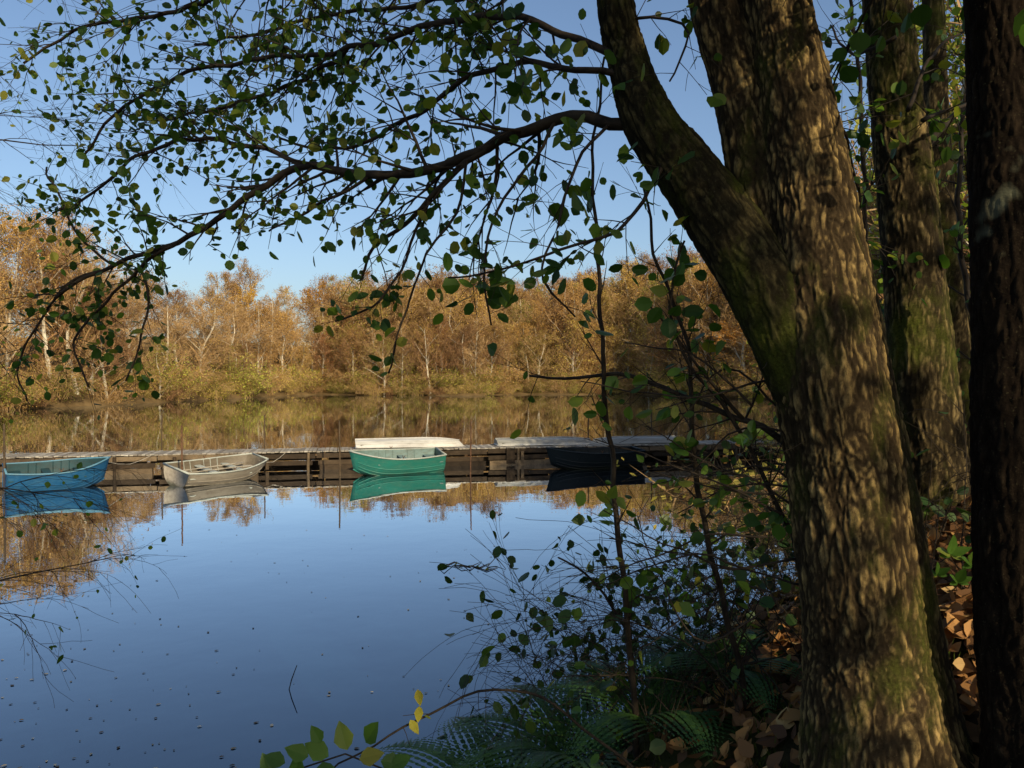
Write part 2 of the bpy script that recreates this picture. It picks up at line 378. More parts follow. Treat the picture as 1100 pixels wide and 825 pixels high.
# ------------------------------------------------------------------ jetty
J0=Vector((-20.5,27.6,0)); J1=Vector((11.8,34.4,0)); jd=(J1-J0); JL=jd.length; jd.normalize(); jn=Vector((-jd.y,jd.x,0)); ja=math.atan2(jd.y,jd.x)
jet=empty('wooden_jetty'); DT=0.70
def jp(s,o,z): return J0+jd*s+jn*o+Vector((0,0,z))
b=MB(); s=0
while s<JL:
    w=U(0.13,0.17); b.box(jp(s,0.75+U(-.04,.04),DT+U(-.012,.012)),w-0.015,1.5,0.045,ja+U(-.01,.01)); s+=w+0.004
b.obj('deck_planks',[M['deck']],jet)
b=MB()
for o in(0.03,1.47):
    s=0
    while s<JL:
        L=U(2.6,4.2); zc=U(-.03,.03)
        b.box(jp(s+L/2,o,DT-0.14+zc),L-0.04,0.09,0.18,ja,0,U(-.006,.006)); 
        b.box(jp(s+L/2,o-0.03,DT-0.40+zc),L-U(0.04,0.4),0.07,0.17,ja,0,U(-.01,.01))
        if R()<0.8: b.box(jp(s+L/2,o-0.01,0.08),L-U(0.1,0.5),0.22,0.22,ja,0,U(-.01,.01))
        s+=L
b.obj('side_beams',[M['beam']],jet)
b=MB(); s=0.4
while s<JL:
    for o in(-0.06,1.56):
        r=U(0.05,0.08); b.tube([jp(s,o,-1),jp(s+U(-.05,.05),o,DT+U(-.12,.12))],[r,r*0.9],8)
    b.box(jp(s,0.75,DT-0.27),0.1,1.5,0.12,ja)
    s+=U(1.8,3.4)
b.obj('piles',[M['beam']],jet)
b=MB()
for px in(283,420,548,640):
    xx=(px-550)/F*31; ss=(xx-J0.x)/jd.x; b.box(jp(ss,-0.09,0.38),0.35,0.06,0.62,ja); b.box(jp(ss+0.5,-0.06,0.3),0.12,0.08,0.5,ja)
b.obj('fender_boards',[M['beam']],jet)

def stake(px,ytop,ybot,d,name='mooring_stake',r=0.03,lean=0.0):
    p=P(px,ybot,d); q=P(px,ytop,d); b=MB(); 
    b.tube([Vector((p.x,d,-1)),Vector((p.x+lean*0.5,d,q.z*0.5)),Vector((q.x+lean,d,q.z))],[r,r*0.95,r*0.85],8)
    return b.obj(name,[M['rust'] if r<0.03 else M['beam']])
stake(4,455,540,24.2,r=0.035); stake(173,443,500,31.5,lean=0.03); stake(195,457,520,26.0,r=0.028); stake(365,452,505,28.6,r=0.035,lean=-0.02)
stake(505,450,505,28.8,r=0.028,lean=0.04); stake(284,446,500,31.2); stake(632,446,490,34.2); stake(700,440,490,35)
# ------------------------------------------------------------------ boats
def boat(name,L,B,D,loc,rot,mo,mi_,mrim,trans=0.75,flip=False,seats=3,pram=0.0,oars=False,heel=0.0,trim=0.0):
    e=empty(name,loc); e.rotation_euler=((math.pi if flip else 0)+heel,trim,rot)
    ns=25; nc=13
    def sect(t,off,fz):
        w=B/2*(trans+(1-trans)*math.sin(min(1,t/0.5)*math.pi/2)) if t<0.5 else B/2*((1-((t-0.5)/0.5)**2.3)*(1-pram)+pram)
        w=max(w,0.012)-off*0.9; w=max(w,0.004)
        sheer=D*(1+0.12*(1-t)**2+0.34*t**3); keel=D*(0.10*(1-t)**2+ (0.62 if pram else 0.5)*max(0,(t-0.62)/0.38)**2.2)
        keel+=off*fz
        pts=[]
        for k in range(nc):
            a=-math.pi/2+math.pi*k/(nc-1)
            cx=math.copysign(abs(math.sin(a))**0.75,math.sin(a)); cz=1-abs(math.cos(a))**0.55
            flare=0.80+0.20*cz
            pts.append(Vector(((t-0.5)*L*(1-0.02*cz)+(0.06*L*(t**4)*cz),w*cx*flare,keel+(sheer-keel)*cz)))
        return pts
    def shell(off,fz):
        b=MB(); t0=0.0 if off==0 else 0.012; t1=1 if off==0 else 0.975
        for i in range(ns):
            b.v+=sect(t0+(t1-t0)*i/(ns-1),off,fz)
        for i in range(ns-1):
            for k in range(nc-1):
                a=i*nc+k; b.f.append((a,a+1,a+nc+1,a+nc)); b.m.append(0)
        b.f.append(tuple(range(nc))); b.m.append(0); b.f.append(tuple((ns-1)*nc+k for k in range(nc))); b.m.append(0)
        return b
    shell(0,0).obj('hull',[mo],e,True); 
    shell(0.03,1.6).obj('inside',[mi_],e,True)
    b=MB()
    for sgn in(0,nc-1):
        pts=[sect(i/30,0,0)[sgn] for i in range(31)]; b.tube([p+Vector((0,0,0.008)) for p in pts],[0.03]*31,6)
    for t in(0,1):
        s=sect(t,0,0); b.tube([s[0]+Vector((0,0,.01)),s[-1]+Vector((0,0,.01))],[0.033]*2,6)
    b.obj('gunwale',[mrim],e,True)
    b=MB()
    for kk in(1,2,3,nc-4,nc-3,nc-2):
        pts=[sect(0.01+i/31,-0.006,0)[kk] for i in range(30)]; b.tube(pts,[0.013]*30,4)
    pts=[sect(i/30,0,0)[nc//2]-Vector((0,0,.02)) for i in range(31)]; b.tube(pts,[0.03]*31,4)
    b.obj('strakes_and_keel',[mo],e)
    b=MB()
    for k in range(seats):
        t=[0.1,0.42,0.74,0.9][k]; w=(sect(t,0.04,0)[-1].y)*2*0.96
        b.box(((t-0.5)*L,0,D*0.80),0.24 if k else 0.42,w,0.035)
    for t in(0.25,0.33,0.5,0.58,0.66): 
        s=sect(t,0.035,1.6); b.tube(s,[0.014]*nc,4)
    b.box((-0.08*L,0,D*0.16+0.03),L*0.55,B*0.4,0.02)
    b.obj('thwarts_and_ribs',[mrim if name.startswith('cream') else mi_],e)
    b=MB()
    for sg in(-1,1):
        s=sect(0.52,0,0); y=s[-1].y*sg; z=s[-1].z
        b.tube([Vector((0.02*L,y,z)),Vector((0.02*L,y,z+0.09))],[0.018,0.015],6); b.tube([Vector((0.02*L-0.05,y,z+0.15)),Vector((0.02*L-0.035,y,z+0.1)),Vector((0.02*L,y,z+0.085)),Vector((0.02*L+0.035,y,z+0.1)),Vector((0.02*L+0.05,y,z+0.15))],[0.01]*5,5)
    if not flip: b.obj('rowlocks',[M['rust']],e)
    if oars:
        b=MB()
        for sg in(-0.12,0.2): b.tube([Vector((-0.42*L,sg,D*0.88)),Vector((0.3*L,sg*1.4,D*0.94))],[0.022,0.018],6); b.box((0.34*L,sg*1.45,D*0.94),0.4,0.11,0.015)
        b.obj('oars',[M['deck']],e)
    return e
D_=math.radians
boat('green_rowing_boat',3.45,1.5,0.80,(-4.32,29.2,-0.13),D_(207),M['teal'],M['tealin'],M['rimlight'],seats=3,heel=D_(-9))
boat('cream_rowing_boat',3.15,1.85,0.62,(-10.35,27.0,-0.10),D_(54),M['cream'],M['creamin'],M['rimlight'],trans=0.84,pram=0.5,seats=3,oars=True,heel=D_(9))
boat('blue_rowing_boat',2.85,1.5,0.80,(-14.9,25.2,-0.13),D_(38),M['blue'],M['bluein'],M['rimblue'],trans=0.8,seats=3,heel=D_(10))
boat('dark_rowing_boat',3.9,1.5,0.72,(3.35,31.0,-0.12),D_(199),M['darkhull'],M['darkhull'],M['darkhull'],seats=3,heel=D_(-3))
def onj(px): 
    k=(px-550)/F
    return (k*J0.y-J0.x)/(jd.x-k*jd.y)
q=jp(onj(440),1.0,0); boat('upturned_rowing_boat',4.3,1.3,0.27,(q.x,q.y,DT+0.38),ja,M['white'],M['creamin'],M['white'],flip=True,seats=2)
q=jp(onj(590),1.0,0); boat('upturned_rowing_boat',4.2,1.25,0.22,(q.x,q.y,DT+0.31),ja,M['grey'],M['creamin'],M['white'],flip=True,seats=2)
q=jp(onj(690),0.9,0); boat('upturned_rowing_boat',3.8,1.25,0.20,(q.x,q.y,DT+0.29),ja+math.pi,M['grey'],M['creamin'],M['grey'],flip=True,seats=2)
b=MB()
for a_,z_ in((Vector((-5.9,28.4,0.75)),0.5),(Vector((-9.2,28.1,0.6)),0.45),(Vector((-13.7,26.0,0.8)),0.5),(Vector((1.5,30.4,0.7)),0.5)):
    s_=(a_-J0).dot(jd); e_=jp(s_+0.8,-0.02,DT); mid=(a_+e_)/2-Vector((0,0,0.22)); b.tube([a_,(a_+mid)/2-Vector((0,0,.04)),mid,(mid+e_)/2-Vector((0,0,.03)),e_],[0.011]*5,5)
b.obj('mooring_ropes',[M['deck']])

# ------------------------------------------------------------------ near trees
def trunk(path,name,material,parent,seg,step,amp,freq=34.0,seed=0,stretch=0.15):
    sp=spline(path,step); n=len(sp); verts=[]; ridge=[]; s=0; ref=Vector((0.1,1,0.05)); prev=sp[0][0]
    nz=noise.noise
    for i,(p,r) in enumerate(sp):
        t=(sp[min(i+1,n-1)][0]-sp[max(i-1,0)][0]).normalized(); s+=(p-prev).length; prev=p
        a=(ref-t*ref.dot(t)).normalized(); b_=t.cross(a)
        for k in range(seg):
            an=2*math.pi*k/seg; ca,sa=math.cos(an),math.sin(an)
            X=ca*r*freq; Y=sa*r*freq; Z=s*freq*stretch+seed*7
            wx=nz(Vector((X*0.45,Y*0.45,Z*1.5)))*1.0; wy=nz(Vector((X*0.9+5,Y*0.9,Z*2.5)))*0.5
            q=Vector((X+wx+wy,Y-wx+wy,Z+wy*0.8))
            dd=noise.voronoi(q)[0]; v1=min(1,(dd[1]-dd[0])*1.7)
            q2=Vector((X*1.9+wx*2,Y*1.9+wy*2,Z*3.6)); d2=noise.voronoi(q2)[0]; v2=min(1,(d2[1]-d2[0])*1.8)
            mk=0.5+0.5*nz(Vector((X*0.6,Y*0.6,Z*0.9+9)))
            e=(1-(1-v1**0.7)*(0.45+0.75*mk))*(1-(1-v2**0.7)*(0.75-0.6*mk))
            e=max(0,min(1,e))
            f1=nz(Vector((X*3.1,Y*3.1,Z*9)))*0.35+nz(Vector((X*6,Y*6,Z*20)))*0.15; big=nz(Vector((X*0.35,Y*0.35,Z*0.5)))*0.4
            lump=nz(Vector((ca*1.3,sa*1.3,s*1.1+seed)))*0.08+nz(Vector((ca*2.6,sa*2.6,s*3.2+seed)))*0.035
            rr=r*(1+lump)+amp*(e*1.3-0.7+f1*0.9+big)
            verts.append(p+(a*ca+b_*sa)*rr); ridge.append(max(0,min(1,e*0.9+f1*0.75+big*0.3)))
    faces=[]
    for i in range(n-1):
        for k in range(seg):
            k2=(k+1)%seg; faces.append((i*seg+k,i*seg+k2,(i+1)*seg+k2,(i+1)*seg+k))
    me=bpy.data.meshes.new(name); me.from_pydata([tuple(v) for v in verts],[],faces); me.materials.append(material)
    at=me.attributes.new('ridge','FLOAT','POINT'); at.data.foreach_set('value',ridge)
    me.polygons.foreach_set('use_smooth',[True]*len(faces)); me.update()
    o=bpy.data.objects.new(name,me); scene.collection.objects.link(o); o.parent=parent; return o
def pp(lst): return [(P(a,b,d),w/2/F*d) for a,b,w,d in lst]
tA=empty('alder_tree'); tB=empty('alder_tree'); tC=empty('oak_tree'); tD=empty('young_birch_tree')
trunk(pp([(985,960,330,2.5),(965,870,215,2.52),(950,800,172,2.55),(940,700,142,2.6),(926,600,128,2.6),(910,500,122,2.65),(892,400,118,2.65),(878,300,108,2.7),(866,200,90,2.75),(849,100,80,2.8),(832,0,72,2.85),(805,-180,66,2.95)]),'trunk',M['barkA'],tA,280,0.006,0.010,seed=1)
trunk(pp([(805,-180,66,2.95),(770,-420,52,3.1),(760,-800,35,3.2)]),'upper_trunk',M['barkA'],tA,60,0.03,0.010,seed=1)
trunk(pp([(884,470,66,2.72),(854,340,80,2.8),(824,220,72,2.85),(797,100,62,2.9),(768,0,56,2.95),(735,-180,50,3.05)]),'second_stem',M['barkA'],tA,160,0.008,0.008,seed=4)
trunk(pp([(735,-180,50,3.05),(700,-500,36,3.2)]),'upper_second_stem',M['barkA'],tA,50,0.03,0.009,seed=4)
trunk(pp([(887,470,66,2.66),(840,350,82,2.68),(795,268,76,2.75),(738,187,66,2.85),(696,130,56,2.9),(672,60,44,3.0),(660,0,40,3.0),(648,-150,34,3.1),(630,-400,26,3.3)]),'mossy_limb',M['barkMoss'],tA,150,0.008,0.008,seed=9)
trunk(pp([(1035,720,150,3.65),(1020,650,105,3.65),(1009,590,82,3.7),(1000,500,72,3.7),(990,400,68,3.7),(982,300,62,3.75),(972,200,57,3.8),(960,100,52,3.85),(950,0,48,3.9),(935,-250,42,4),(920,-600,28,4.2)]),'trunk',M['barkB'],tB,160,0.011,0.010,freq=30,seed=12)
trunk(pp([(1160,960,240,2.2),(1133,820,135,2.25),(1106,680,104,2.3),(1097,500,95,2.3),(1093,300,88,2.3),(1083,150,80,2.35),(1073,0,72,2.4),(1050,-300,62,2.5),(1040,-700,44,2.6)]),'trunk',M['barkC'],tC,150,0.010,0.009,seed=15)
trunk(pp([(1060,700,50,5.0),(1044,560,36,5),(1030,400,31,5),(1014,250,27,5),(1004,120,24,5.1),(1000,0,21,5.1),(985,-300,15,5.3)]),'trunk',M['barkB'],tD,50,0.02,0.004,seed=18)

def grow_twig(tw,lf,p,d,L,r,depth,leafp,ls,droop=0.05,mi=0,jit=0.28):
    seg=max(3,int(L/0.06)); pts=[p]; ds=[]
    for k in range(seg):
        d=(d+rnd()*jit*0.55+Vector((0,0,-droop))).normalized(); pts.append(pts[-1]+d*L/seg); ds.append(d)
    tw.tube(pts,[max(0.0010,r*(1-0.75*k/seg)) for k in range(seg+1)],4 if r<0.006 else 6,0,False)
    if depth>0:
        for k in range(1,seg):
            if R()<0.62:
                dd=(ds[k]+rnd()*0.75).normalized(); grow_twig(tw,lf,pts[k],dd,L*U(0.3,0.6),r*0.5,depth-1,leafp,ls,droop,mi)
    if depth<=1:
        for k in range(1,seg+1):
            if R()<leafp:
                dl=(ds[k-1]*0.4+rnd()*0.9+Vector((0,0,-0.25))).normalized(); q=pts[k]+dl*0.012
                lf.leaf(q,dl,rnd(),ls*U(0.5,1.35),U(0.62,0.92),mi,U(-.1,.45),'round' if R()<0.75 else 'ov')
def branch(lst,w0,w1,tw,lf,n,L,leafp,ls,depth=1,droop=0.05,t0=0.1,up=0.0,mi=0,side=0.85):
    m=len(lst); pts=[(P(a,b,d),(w0+(w1-w0)*i/(m-1))/2/F*d) for i,(a,b,d) in enumerate(lst)]
    sp=spline(pts,0.05); k=len(sp)
    sp=[(p+Vector((noise.noise(p*6),noise.noise(p*6+Vector((5,5,5))),noise.noise(p*6+Vector((9,1,5)))))*0.022,r) for p,r in sp]
    tw.tube([q[0] for q in sp],[max(0.0012,q[1]) for q in sp],7)
    for j in range(n):
        t=t0+(1-t0)*(j+R())/n; i=min(k-2,int(t*(k-1))); p,r=sp[i]; tg=(sp[i+1][0]-p).normalized()
        d=(tg*0.7+rnd()*side+Vector((0,0,up))).normalized()
        grow_twig(tw,lf,p,d,L*U(0.5,1.2)*(1-0.35*t),max(0.0014,r*0.4),depth,leafp,ls,droop,mi)
tw=MB(); lf=MB()
LS=0.052
branch([(690,128,2.9),(655,131,2.95),(600,128,3.1),(540,150,3.2),(470,180,3.4),(400,190,3.6),(335,180,3.8),(300,190,3.9),(250,225,4.0),(190,262,4.2),(120,285,4.4),(60,320,4.5)],15,3.5,tw,lf,46,0.55,0.58,LS,1,0.01)
branch([(540,150,3.2),(500,175,3.3),(462,212,3.4),(435,240,3.5),(405,262,3.5),(388,300,3.5)],8,3,tw,lf,16,0.42,0.55,LS,1,0.05)
branch([(675,80,2.95),(630,75,3.0),(560,70,3.2),(500,85,3.4),(450,125,3.6),(400,150,3.8),(350,160,4.0),(300,150,4.2)],8,2.5,tw,lf,40,0.5,0.62,LS,1,0.02)
branch([(665,60,2.95),(610,40,3.1),(540,20,3.3),(460,30,3.6),(380,55,3.9),(290,65,4.2),(200,80,4.5),(130,120,4.7),(90,170,4.8)],9,2.5,tw,lf,56,0.62,0.62,LS,1,0.02)
branch([(660,10,3.0),(600,-30,3.2),(500,-60,3.5),(380,-45,3.9),(260,-10,4.3),(170,20,4.6),(90,30,4.9),(30,70,5.0)],9,2.5,tw,lf,58,0.7,0.6,LS,1,0.05)
branch([(600,-30,3.2),(520,-10,3.7),(430,10,4.1),(340,20,4.4),(270,40,4.7),(210,50,5.0)],6,2.5,tw,lf,40,0.6,0.62,LS,1,0.04)
branch([(380,55,3.9),(320,90,4.2),(260,110,4.5),(200,125,4.8),(150,130,5.1),(110,110,5.3)],5,2.2,tw,lf,34,0.55,0.62,LS,1,0.03)
branch([(335,180,3.8),(280,160,4.0),(210,150,4.2),(150,170,4.4),(100,210,4.6),(60,230,4.7)],6,2.2,tw,lf,34,0.5,0.62,LS,1,0.02)
branch([(400,190,3.6),(350,215,3.7),(310,240,3.8),(290,250,3.9)],4,2,tw,lf,10,0.35,0.55,LS,1,0.03)
branch([(190,262,4.2),(150,290,4.3),(110,330,4.4),(80,370,4.5),(95,415,4.5)],4,2,tw,lf,26,0.36,0.62,LS,1,0.06)
branch([(120,285,4.4),(70,310,4.5),(40,350,4.6),(20,400,4.7),(30,430,4.7)],3,1.8,tw,lf,20,0.36,0.5,LS,1,0.07)
branch([(150,285,4.3),(160,320,4.2),(150,370,4.2),(135,410,4.2)],3,1.8,tw,lf,12,0.26,0.55,LS,1,0.07)
branch([(120,285,4.4),(90,260,4.5),(70,220,4.6),(50,180,4.8)],3,2,tw,lf,12,0.35,0.5,LS,1,0.02)
branch([(462,212,3.4),(430,290,3.4),(400,330,3.4),(360,345,3.5)],3.5,2,tw,lf,10,0.25,0.5,LS,1,0.06)
branch([(500,172,3.25),(490,230,3.3),(460,270,3.3),(440,320,3.3),(415,400,3.3)],3.5,2,tw,lf,11,0.22,0.5,LS,1,0.05)
branch([(600,128,3.1),(560,190,3.0),(530,240,3.0),(520,300,3.0),(530,350,3.0)],4,2,tw,lf,12,0.3,0.45,0.06,1,0.05)
branch([(655,131,2.95),(620,180,2.8),(600,240,2.7),(585,300,2.7),(620,340,2.7)],4,2,tw,lf,13,0.3,0.42,0.060,1,0.03)
branch([(720,165,2.85),(690,215,2.7),(660,250,2.6),(600,270,2.6),(550,290,2.7),(480,300,2.8)],5,2,tw,lf,15,0.28,0.42,0.060,1,0.03)
branch([(660,30,3.0),(700,20,2.9),(740,40,2.8),(720,90,2.7)],4,2,tw,lf,8,0.3,0.4,0.06,1,0.03)
for k in range(9):
    x0=U(640,860); y0=U(-500,-60)
    branch([(x0,y0,3.0),(x0+U(-200,100),y0-60,U(2.2,3.8)),(x0+U(-420,240),y0-60+U(-80,80),U(1.8,5))],12,4,tw,lf,14,0.6,0.5,0.068,1)
for (a,b_,c_) in [((870,120),(905,150),(925,230)),((975,120),(1000,60),(1045,30)),((960,40),(920,60),(890,30)),((990,130),(1040,110),(1090,60)),((885,230),(920,260),(940,330))]:
    branch([(a[0],a[1],3.4),(b_[0],b_[1],3.6),(c_[0],c_[1],3.9)],5,2,tw,lf,9,0.4,0.5,0.06,1,0.03)
branch([(850,480,2.75),(800,452,2.8),(740,430,2.9),(680,405,3.0),(620,408,3.1),(570,402,3.2)],8,2.5,tw,lf,12,0.3,0.22,0.06,1,0.02)
branch([(800,452,2.8),(770,420,2.8),(742,380,2.8),(700,330,2.8)],5,2,tw,lf,7,0.25,0.35,0.062,1,0.0)
for k in range(16):
    x0=U(800,890); y0=U(380,680); branch([(x0,y0,2.7),(x0-U(30,90),y0-U(-30,60),2.75),(x0-U(110,230),y0-U(-60,110),2.9)],3,1.2,tw,lf,6,0.22,0.12,0.05,1,0.0)
tw.obj('branches',[M['twig']],tA,True); lf.obj('leaves',[M['leaf']],tA)
tw=MB(); lf=MB()
for k in range(6):
    x0=U(930,960); y0=U(-500,-60); branch([(x0,y0,4),(x0+U(-160,160),y0-80,U(3.5,5)),(x0+U(-300,300),y0-120,U(3,6))],12,4,tw,lf,14,0.6,0.5,0.068,1)
branch([(972,190,3.8),(1000,150,3.9),(1030,120,4.0),(1060,100,4.1)],10,4,tw,lf,6,0.4,0.4,0.07,1)
tw.obj('branches',[M['twig']],tB,True); lf.obj('leaves',[M['leaf']],tB)
tw=MB(); lf=MB()
for k in range(9):
    x0=U(1040,1070); y0=U(-600,-60); branch([(x0,y0,2.5),(x0+U(-160,160),y0-80,U(2,3.5)),(x0+U(-300,300),y0-120,U(1.5,4))],16,4,tw,lf,16,0.65,0.5,0.068,1)
tw.obj('branches',[M['twig']],tC,True); lf.obj('leaves',[M['leaf']],tC)
we=empty('willow_tree'); tw=MB(); lf=MB()
wx,wy=-5.4,3.8
sp=spline([(Vector((wx,wy,height(wx,wy)-0.3)),0.2),(Vector((wx+0.2,wy+0.3,4)),0.16),(Vector((wx+0.1,wy+0.4,7)),0.11),(Vector((wx,wy,10)),0.04)],0.2)
tw.tube([q[0] for q in sp],[q[1] for q in sp],12)
for k in range(28):
    i=random.randint(10,len(sp)-4); p=sp[i][0]; L=U(2.3,3.3); d=Vector((U(0.3,0.9),U(0.3,1.1),U(0.0,0.5))).normalized() if k<23 else (rnd()+Vector((0,0,.4))).normalized()
    pts=[p]
    for j in range(10): d=(d+rnd()*0.16+Vector((0,0,-0.03))).normalized(); pts.append(pts[-1]+d*L/10)
    tw.tube(pts,[0.016*(1-j/11.5) for j in range(11)],6)
    for j in range(2,11):
        for z in range(2): grow_twig(tw,lf,pts[j],(d+rnd()*0.8+Vector((0,0,-.1))).normalized(),U(0.4,0.9),0.003,1,0.05,0.05,0.06)
tw.obj('trunk_and_branches',[M['twig']],we,True); lf.obj('leaves',[M['leaf']],we)

def sapling(name,path,w0,w1,n,L,leafp,ls,mt,depth=1,droop=0.0):
    e=empty(name); tw=MB(); lf=MB(); branch(path,w0,w1,tw,lf,n,L,leafp,ls,depth,droop,0.12,0.1)
    tw.obj('stem',[M['twig']],e,True); lf.obj('leaves',[mt],e); return e
sapling('hazel_sapling',[(690,880,3.3),(682,760,3.2),(668,600,3.1),(655,470,3.1),(648,380,3.0),(640,260,3.0),(638,150,3.0),(650,60,3.0)],8,2.5,26,0.30,0.38,0.056,M['leafbright'])
sapling('hazel_sapling',[(815,800,3.1),(790,700,3.0),(758,560,2.95),(742,440,2.9),(738,380,2.9),(700,260,2.9),(690,200,2.9)],8,2.5,24,0.32,0.42,0.060,M['leafbright'])
sapling('hazel_sapling',[(870,640,2.9),(845,565,2.8),(800,470,2.8),(745,395,2.8),(720,330,2.8),(735,260,2.8)],6,2.5,22,0.3,0.45,0.060,M['leafbright'])
sapling('hazel_sapling',[(720,860,3.6),(700,740,3.7),(650,640,3.8),(600,600,3.9)],5,2,16,0.35,0.3,0.06,M['leafdark'],1,0.04)
sapling('hazel_sapling',[(920,700,4.5),(925,500,4.5),(928,300,4.6),(922,100,4.6),(900,-60,4.6)],8,3,30,0.5,0.5,0.055,M['leafbright'],1)
sapling('hazel_sapling',[(1080,640,4.6),(1060,420,4.6),(1030,250,4.7),(1040,80,4.8),(1080,-60,4.8)],8,3,26,0.5,0.5,0.055,M['leafbright'],1)

br=empty('bramble_thicket'); tw=MB(); lf=MB()
for k in range(150):
    x=U(0.25,1.85); y=U(2.9,4.9)
    if x<0.5 and y<3.4: continue
    p=Vector((x,y,height(x,y)-0.03)); d=Vector((U(-0.8,0.5),U(-0.3,0.7),U(0.6,1.6))).normalized()
    grow_twig(tw,lf,p,d,U(0.5,1.15),U(0.002,0.0042),2 if R()<0.3 else 1,0.12,0.055,U(0.03,0.14))
tw.obj('canes',[M['twig']],br,True); lf.obj('leaves',[M['leafdark']],br)
sp_=empty('hornbeam_seedling'); tw=MB(); lf=MB()
branch([(700,850,2.7),(640,790,2.7),(570,748,2.7),(510,748,2.7),(450,775,2.7),(400,800,2.7),(350,835,2.7)],3.5,2,tw,lf,8,0.12,0.15,0.05,0,0.02)
for (px,py,a,L) in[(372,808,110,.10),(392,800,60,.10),(352,815,160,.10),(385,818,15,.09),(330,815,150,.09),(408,820,-10,.09),(360,828,200,.10),(305,822,165,.08),(398,832,-30,.09),(420,826,30,.08),(344,800,120,.07),(290,835,120,.08),(318,840,90,.09)]:
    p=P(px,py,2.5); d=Vector((math.cos(math.radians(a)),U(-.3,.3),math.sin(math.radians(a)))); lf.leaf(p,d,Vector((U(-.4,.4),-1,0.6)),L*0.95,0.78,0,0.15,'ov')
tw.tube([P(300,835,2.55),P(370,812,2.5),P(440,840,2.55)],[0.003]*3,5)
for (px,py,a) in[(448,742,-80),(450,760,-95),(440,775,-60)]:
    p=P(px,py,2.68); lf.leaf(p,Vector((math.cos(math.radians(a)),0,math.sin(math.radians(a)))),Vector((0.2,-1,0.1)),0.06,0.6,1,0.1,'ov')
tw.obj('stems',[M['twig']],sp_,True); lf.obj('leaves',[M['leafbright'],M['leafyellow']],sp_)
def fern(x,y,n,L):
    e=empty('fern_plant'); f=MB(); z0=height(x,y)
    for k in range(n):
        an=6.283*(k+U(-.3,.3))/n; d=Vector((math.cos(an),math.sin(an),U(1.1,2.0))).normalized(); p=Vector((x,y,z0)); pts=[p]; seg=24
        for j in range(seg): pts.append(pts[-1]+d*L/seg); d=(d+Vector((d.x*0.03,d.y*0.03,-0.075))).normalized()
        f.tube(pts,[0.0035*(1-j/26) for j in range(seg+1)],4)
        side=d.cross(Vector((0,0,1))).normalized()
        for j in range(4,seg):
            t=j/seg; w=L*0.26*math.sin(math.pi*min(1,t*0.9+0.12))**0.8
            for sg in(-1,1):
                tg=(pts[j+1]-pts[j]).normalized(); dd=(side*sg+tg*0.35+Vector((0,0,-0.15))).normalized()
                q=pts[j]
                for u in range(6):
                    a=q+dd*w*u/6; 
                    for s2 in(-1,1):
                        f.leaf(a,(dd*0.5+tg*s2).normalized(),Vector((0,0,1)),w*0.22*(1-u/7),0.85,0,0.05,'ov')
    f.obj('fronds',[M['fern']],e)
fern(-0.02,3.35,9,0.85); fern(0.30,3.5,9,0.80); fern(-0.30,3.45,7,0.62); fern(0.62,3.3,8,0.7); fern(0.95,3.35,7,0.55)
l=MB()
def gn(x,y):
    e=0.05; return Vector((height(x-e,y)-height(x+e,y),height(x,y-e)-height(x,y+e),2*e)).normalized()
for k in range(8500):
    if k<6000: x=random.gauss(2.05,0.75); y=random.gauss(3.3,0.75)
    else: x=U(-3,6); y=U(0.8,7)
    h=height(x,y)
    if h<0.15: continue
    n=gn(x,y); d=n.cross(rnd()).normalized()
    l.leaf(Vector((x,y,h+U(0.004,0.05))),(d+n*U(-.05,.7)).normalized(),(n+rnd()*0.6).normalized(),U(0.045,0.10),U(0.6,0.95),0,U(-.4,.6),'ov')
l.obj('leaf_litter',[M['litter']])
ms=empty('maple_seedling'); f=MB(); tw=MB()
base=P(1035,650,3.0); 
for (px,py,s) in[(1022,596,1.0),(1045,607,0.9),(1030,626,0.75),(1008,618,0.7)]:
    c=P(px,py,2.95); tw.tube([base,(base+c)/2+Vector((0.02,0,0.02)),c],[0.002]*3,4)
    for a,L in((90,.095),(35,.08),(145,.08),(-15,.055),(195,.055)):
        a=math.radians(a+U(-12,12)); d=Vector((math.cos(a),-0.35,math.sin(a)*0.75)); f.leaf(c,d,Vector((0,-0.7,0.8)),L*s,0.62,0,0.12,'ov')
tw.obj('stems',[M['twig']],ms); f.obj('leaves',[M['leafbright']],ms)
g=MB()
for k in range(9000):
    c=random.choice([(2.15,3.5,0.35),(1.35,2.95,0.3),(1.75,3.3,0.35),(1.2,3.5,0.4)]); x=random.gauss(c[0],c[2]); y=random.gauss(c[1],c[2])
    if noise.noise(Vector((x*3,y*3,5)))<0.0: continue
    h=height(x,y)
    if h<0.3: continue
    p=Vector((x,y,h-0.005)); g.tri(p,p+(Vector((0,0,1))+rnd()*0.7)*U(0.02,0.06),0.004)
g.obj('moss_and_grass',[M['moss']])

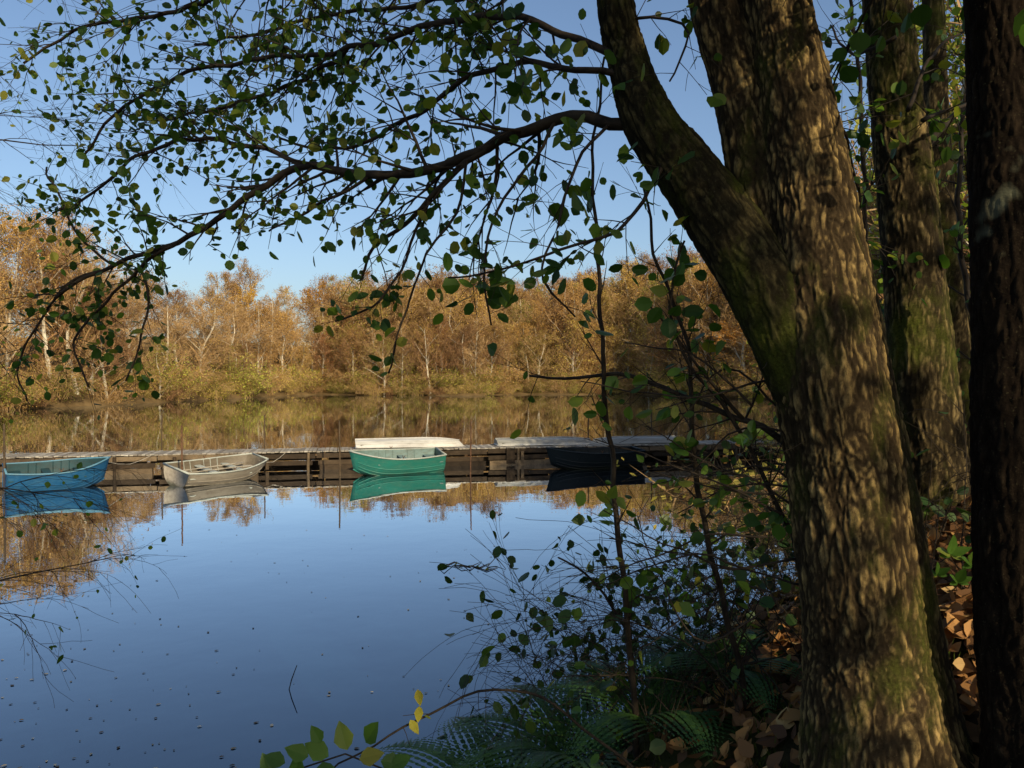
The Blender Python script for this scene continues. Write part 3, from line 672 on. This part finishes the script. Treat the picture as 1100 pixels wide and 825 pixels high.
# ------------------------------------------------------------------ floating things
l=MB()
for k in range(420):
    y=6.5+38*R()**1.8; x=U(-0.75,0.25)*y
    if k<120: y=6.5+5*R()**1.5; x=random.gauss(-0.58,0.10)*y
    if height(x,y)>-0.05: continue
    a=U(0,6.28); l.leaf(Vector((x,y,0.006)),Vector((math.cos(a),math.sin(a),0.03)),Vector((0,0,1)),U(0.02,0.065),0.7,0,U(0,0.3),'ov')
l.obj('floating_leaves',[M['floatleaf']])
for (px,py) in((312,742),(505,609)):
    d=H*F/(py-403); t=MB(); lv=MB(); e=empty('fallen_branch')
    if px<400:
        c=P(318,762,d*0.97); c.z=-0.03; t.tube([c,P(308,748,d),P(312,732,d),P(318,716,d)],[0.009,0.008,0.007,0.005],5); t.tube([P(309,745,d),P(302,752,d)],[0.006,0.004],5)
    else:
        for q in range(7):
            x=(470+q*9-550)/F*d; t.tube([Vector((x,d+U(-.3,.3),0.01)),Vector((x+0.15,d+U(-.4,.4),U(0.0,0.1))),Vector((x+0.35,d+U(-.4,.4),0.01))],[0.01,0.012,0.006],4)
            lv.leaf(Vector((x,d,0.02)),rnd(),Vector((0,0,1)),0.1,0.7)
        lv.obj('leaves',[M['leaf']],e)
    t.obj('stick',[M['twig']],e)

# ------------------------------------------------------------------ trees behind the photographer (cast the shade on the bank)
EL=math.radians(27); AZ=math.radians(31)
sd=Vector((math.sin(AZ)*math.cos(EL),-math.cos(AZ)*math.cos(EL),math.sin(EL)))
st=MB(); sl=MB()
for (x,y,h,n) in((-3.5,-5,13,600),(1.0,-6.5,14,1000),(4.4,-4.2,11,3000),(9.0,-5,13,3000),(6.2,-9.5,14,2600),(7.0,-0.5,11,3000),(2.6,-3.0,12,1600)):
    sp=spline([(Vector((x,y,1.6)),.24),(Vector((x+U(-.3,.3),y,h*0.5)),.16),(Vector((x+U(-.5,.5),y,h)),.05)],1); st.tube([q[0] for q in sp],[q[1]*0.6 for q in sp],10)
    for k in range(16):
        t=U(0.3,1); p=Vector((x,y,1.6+(h-1.6)*t)); d=(rnd()+Vector((0,0,0.3))).normalized(); st.tube([p,p+d*1.2,p+d*2.4+Vector((0,0,.3))],[0.03,0.02,0.01],5)
    for k in range(n):
        d=rnd(); p=Vector((x,y,h*0.66))+Vector((d.x*2.6,d.y*2.2,d.z*h*0.36))*(R()**0.4)
        if noise.noise(p*0.9)<-0.16: continue
        # leaves left out of the unseen canopy to let low sun onto the trunks
        k_=(2.8-p.y)/(-sd.y); q=p-sd*k_
        if 0.90<q.x<1.6 and 2.2<q.z<6.8 and noise.noise(p*1.2+Vector((4,4,4)))<0.48: continue
        if 1.5<q.x<2.7 and 2.0<q.z<5.6 and noise.noise(p*1.3)<0.32: continue
        sl.leaf(p,rnd(),rnd(),U(0.12,0.2),0.85)
e=empty('shade_trees'); st.obj('trunks',[M['twig']],e,True); sl.obj('leaves',[M['leaf']],e)

# ------------------------------------------------------------------ light
w=bpy.data.worlds.new('World'); scene.world=w; w.use_nodes=True; nt=w.node_tree
sky=nt.nodes.new('ShaderNodeTexSky'); sky.sky_type='NISHITA'; sky.sun_disc=False; sky.sun_elevation=EL; sky.sun_rotation=math.pi-AZ
sky.air_density=1.0; sky.dust_density=2.2; sky.ozone_density=2.6
bg=nt.nodes['Background']; nt.links.new(sky.outputs[0],bg.inputs[0]); bg.inputs[1].default_value=0.15
sun=bpy.data.lights.new('sun','SUN'); sun.energy=5.0; sun.angle=math.radians(0.5); sun.color=(1,0.83,0.56)
so=bpy.data.objects.new('sun',sun); scene.collection.objects.link(so); so.rotation_euler=sd.to_track_quat('Z','Y').to_euler()
cam=bpy.data.cameras.new('camera'); cam.sensor_width=36; cam.lens=F/1100*36; cam.clip_end=1500; cam.clip_start=0.05
co=bpy.data.objects.new('camera',cam); scene.collection.objects.link(co); co.location=(0,0,H); co.rotation_euler=(math.radians(90-0.655),0,0)
scene.camera=co
scene.view_settings.view_transform='Standard'; scene.view_settings.look='None'; scene.view_settings.exposure=0
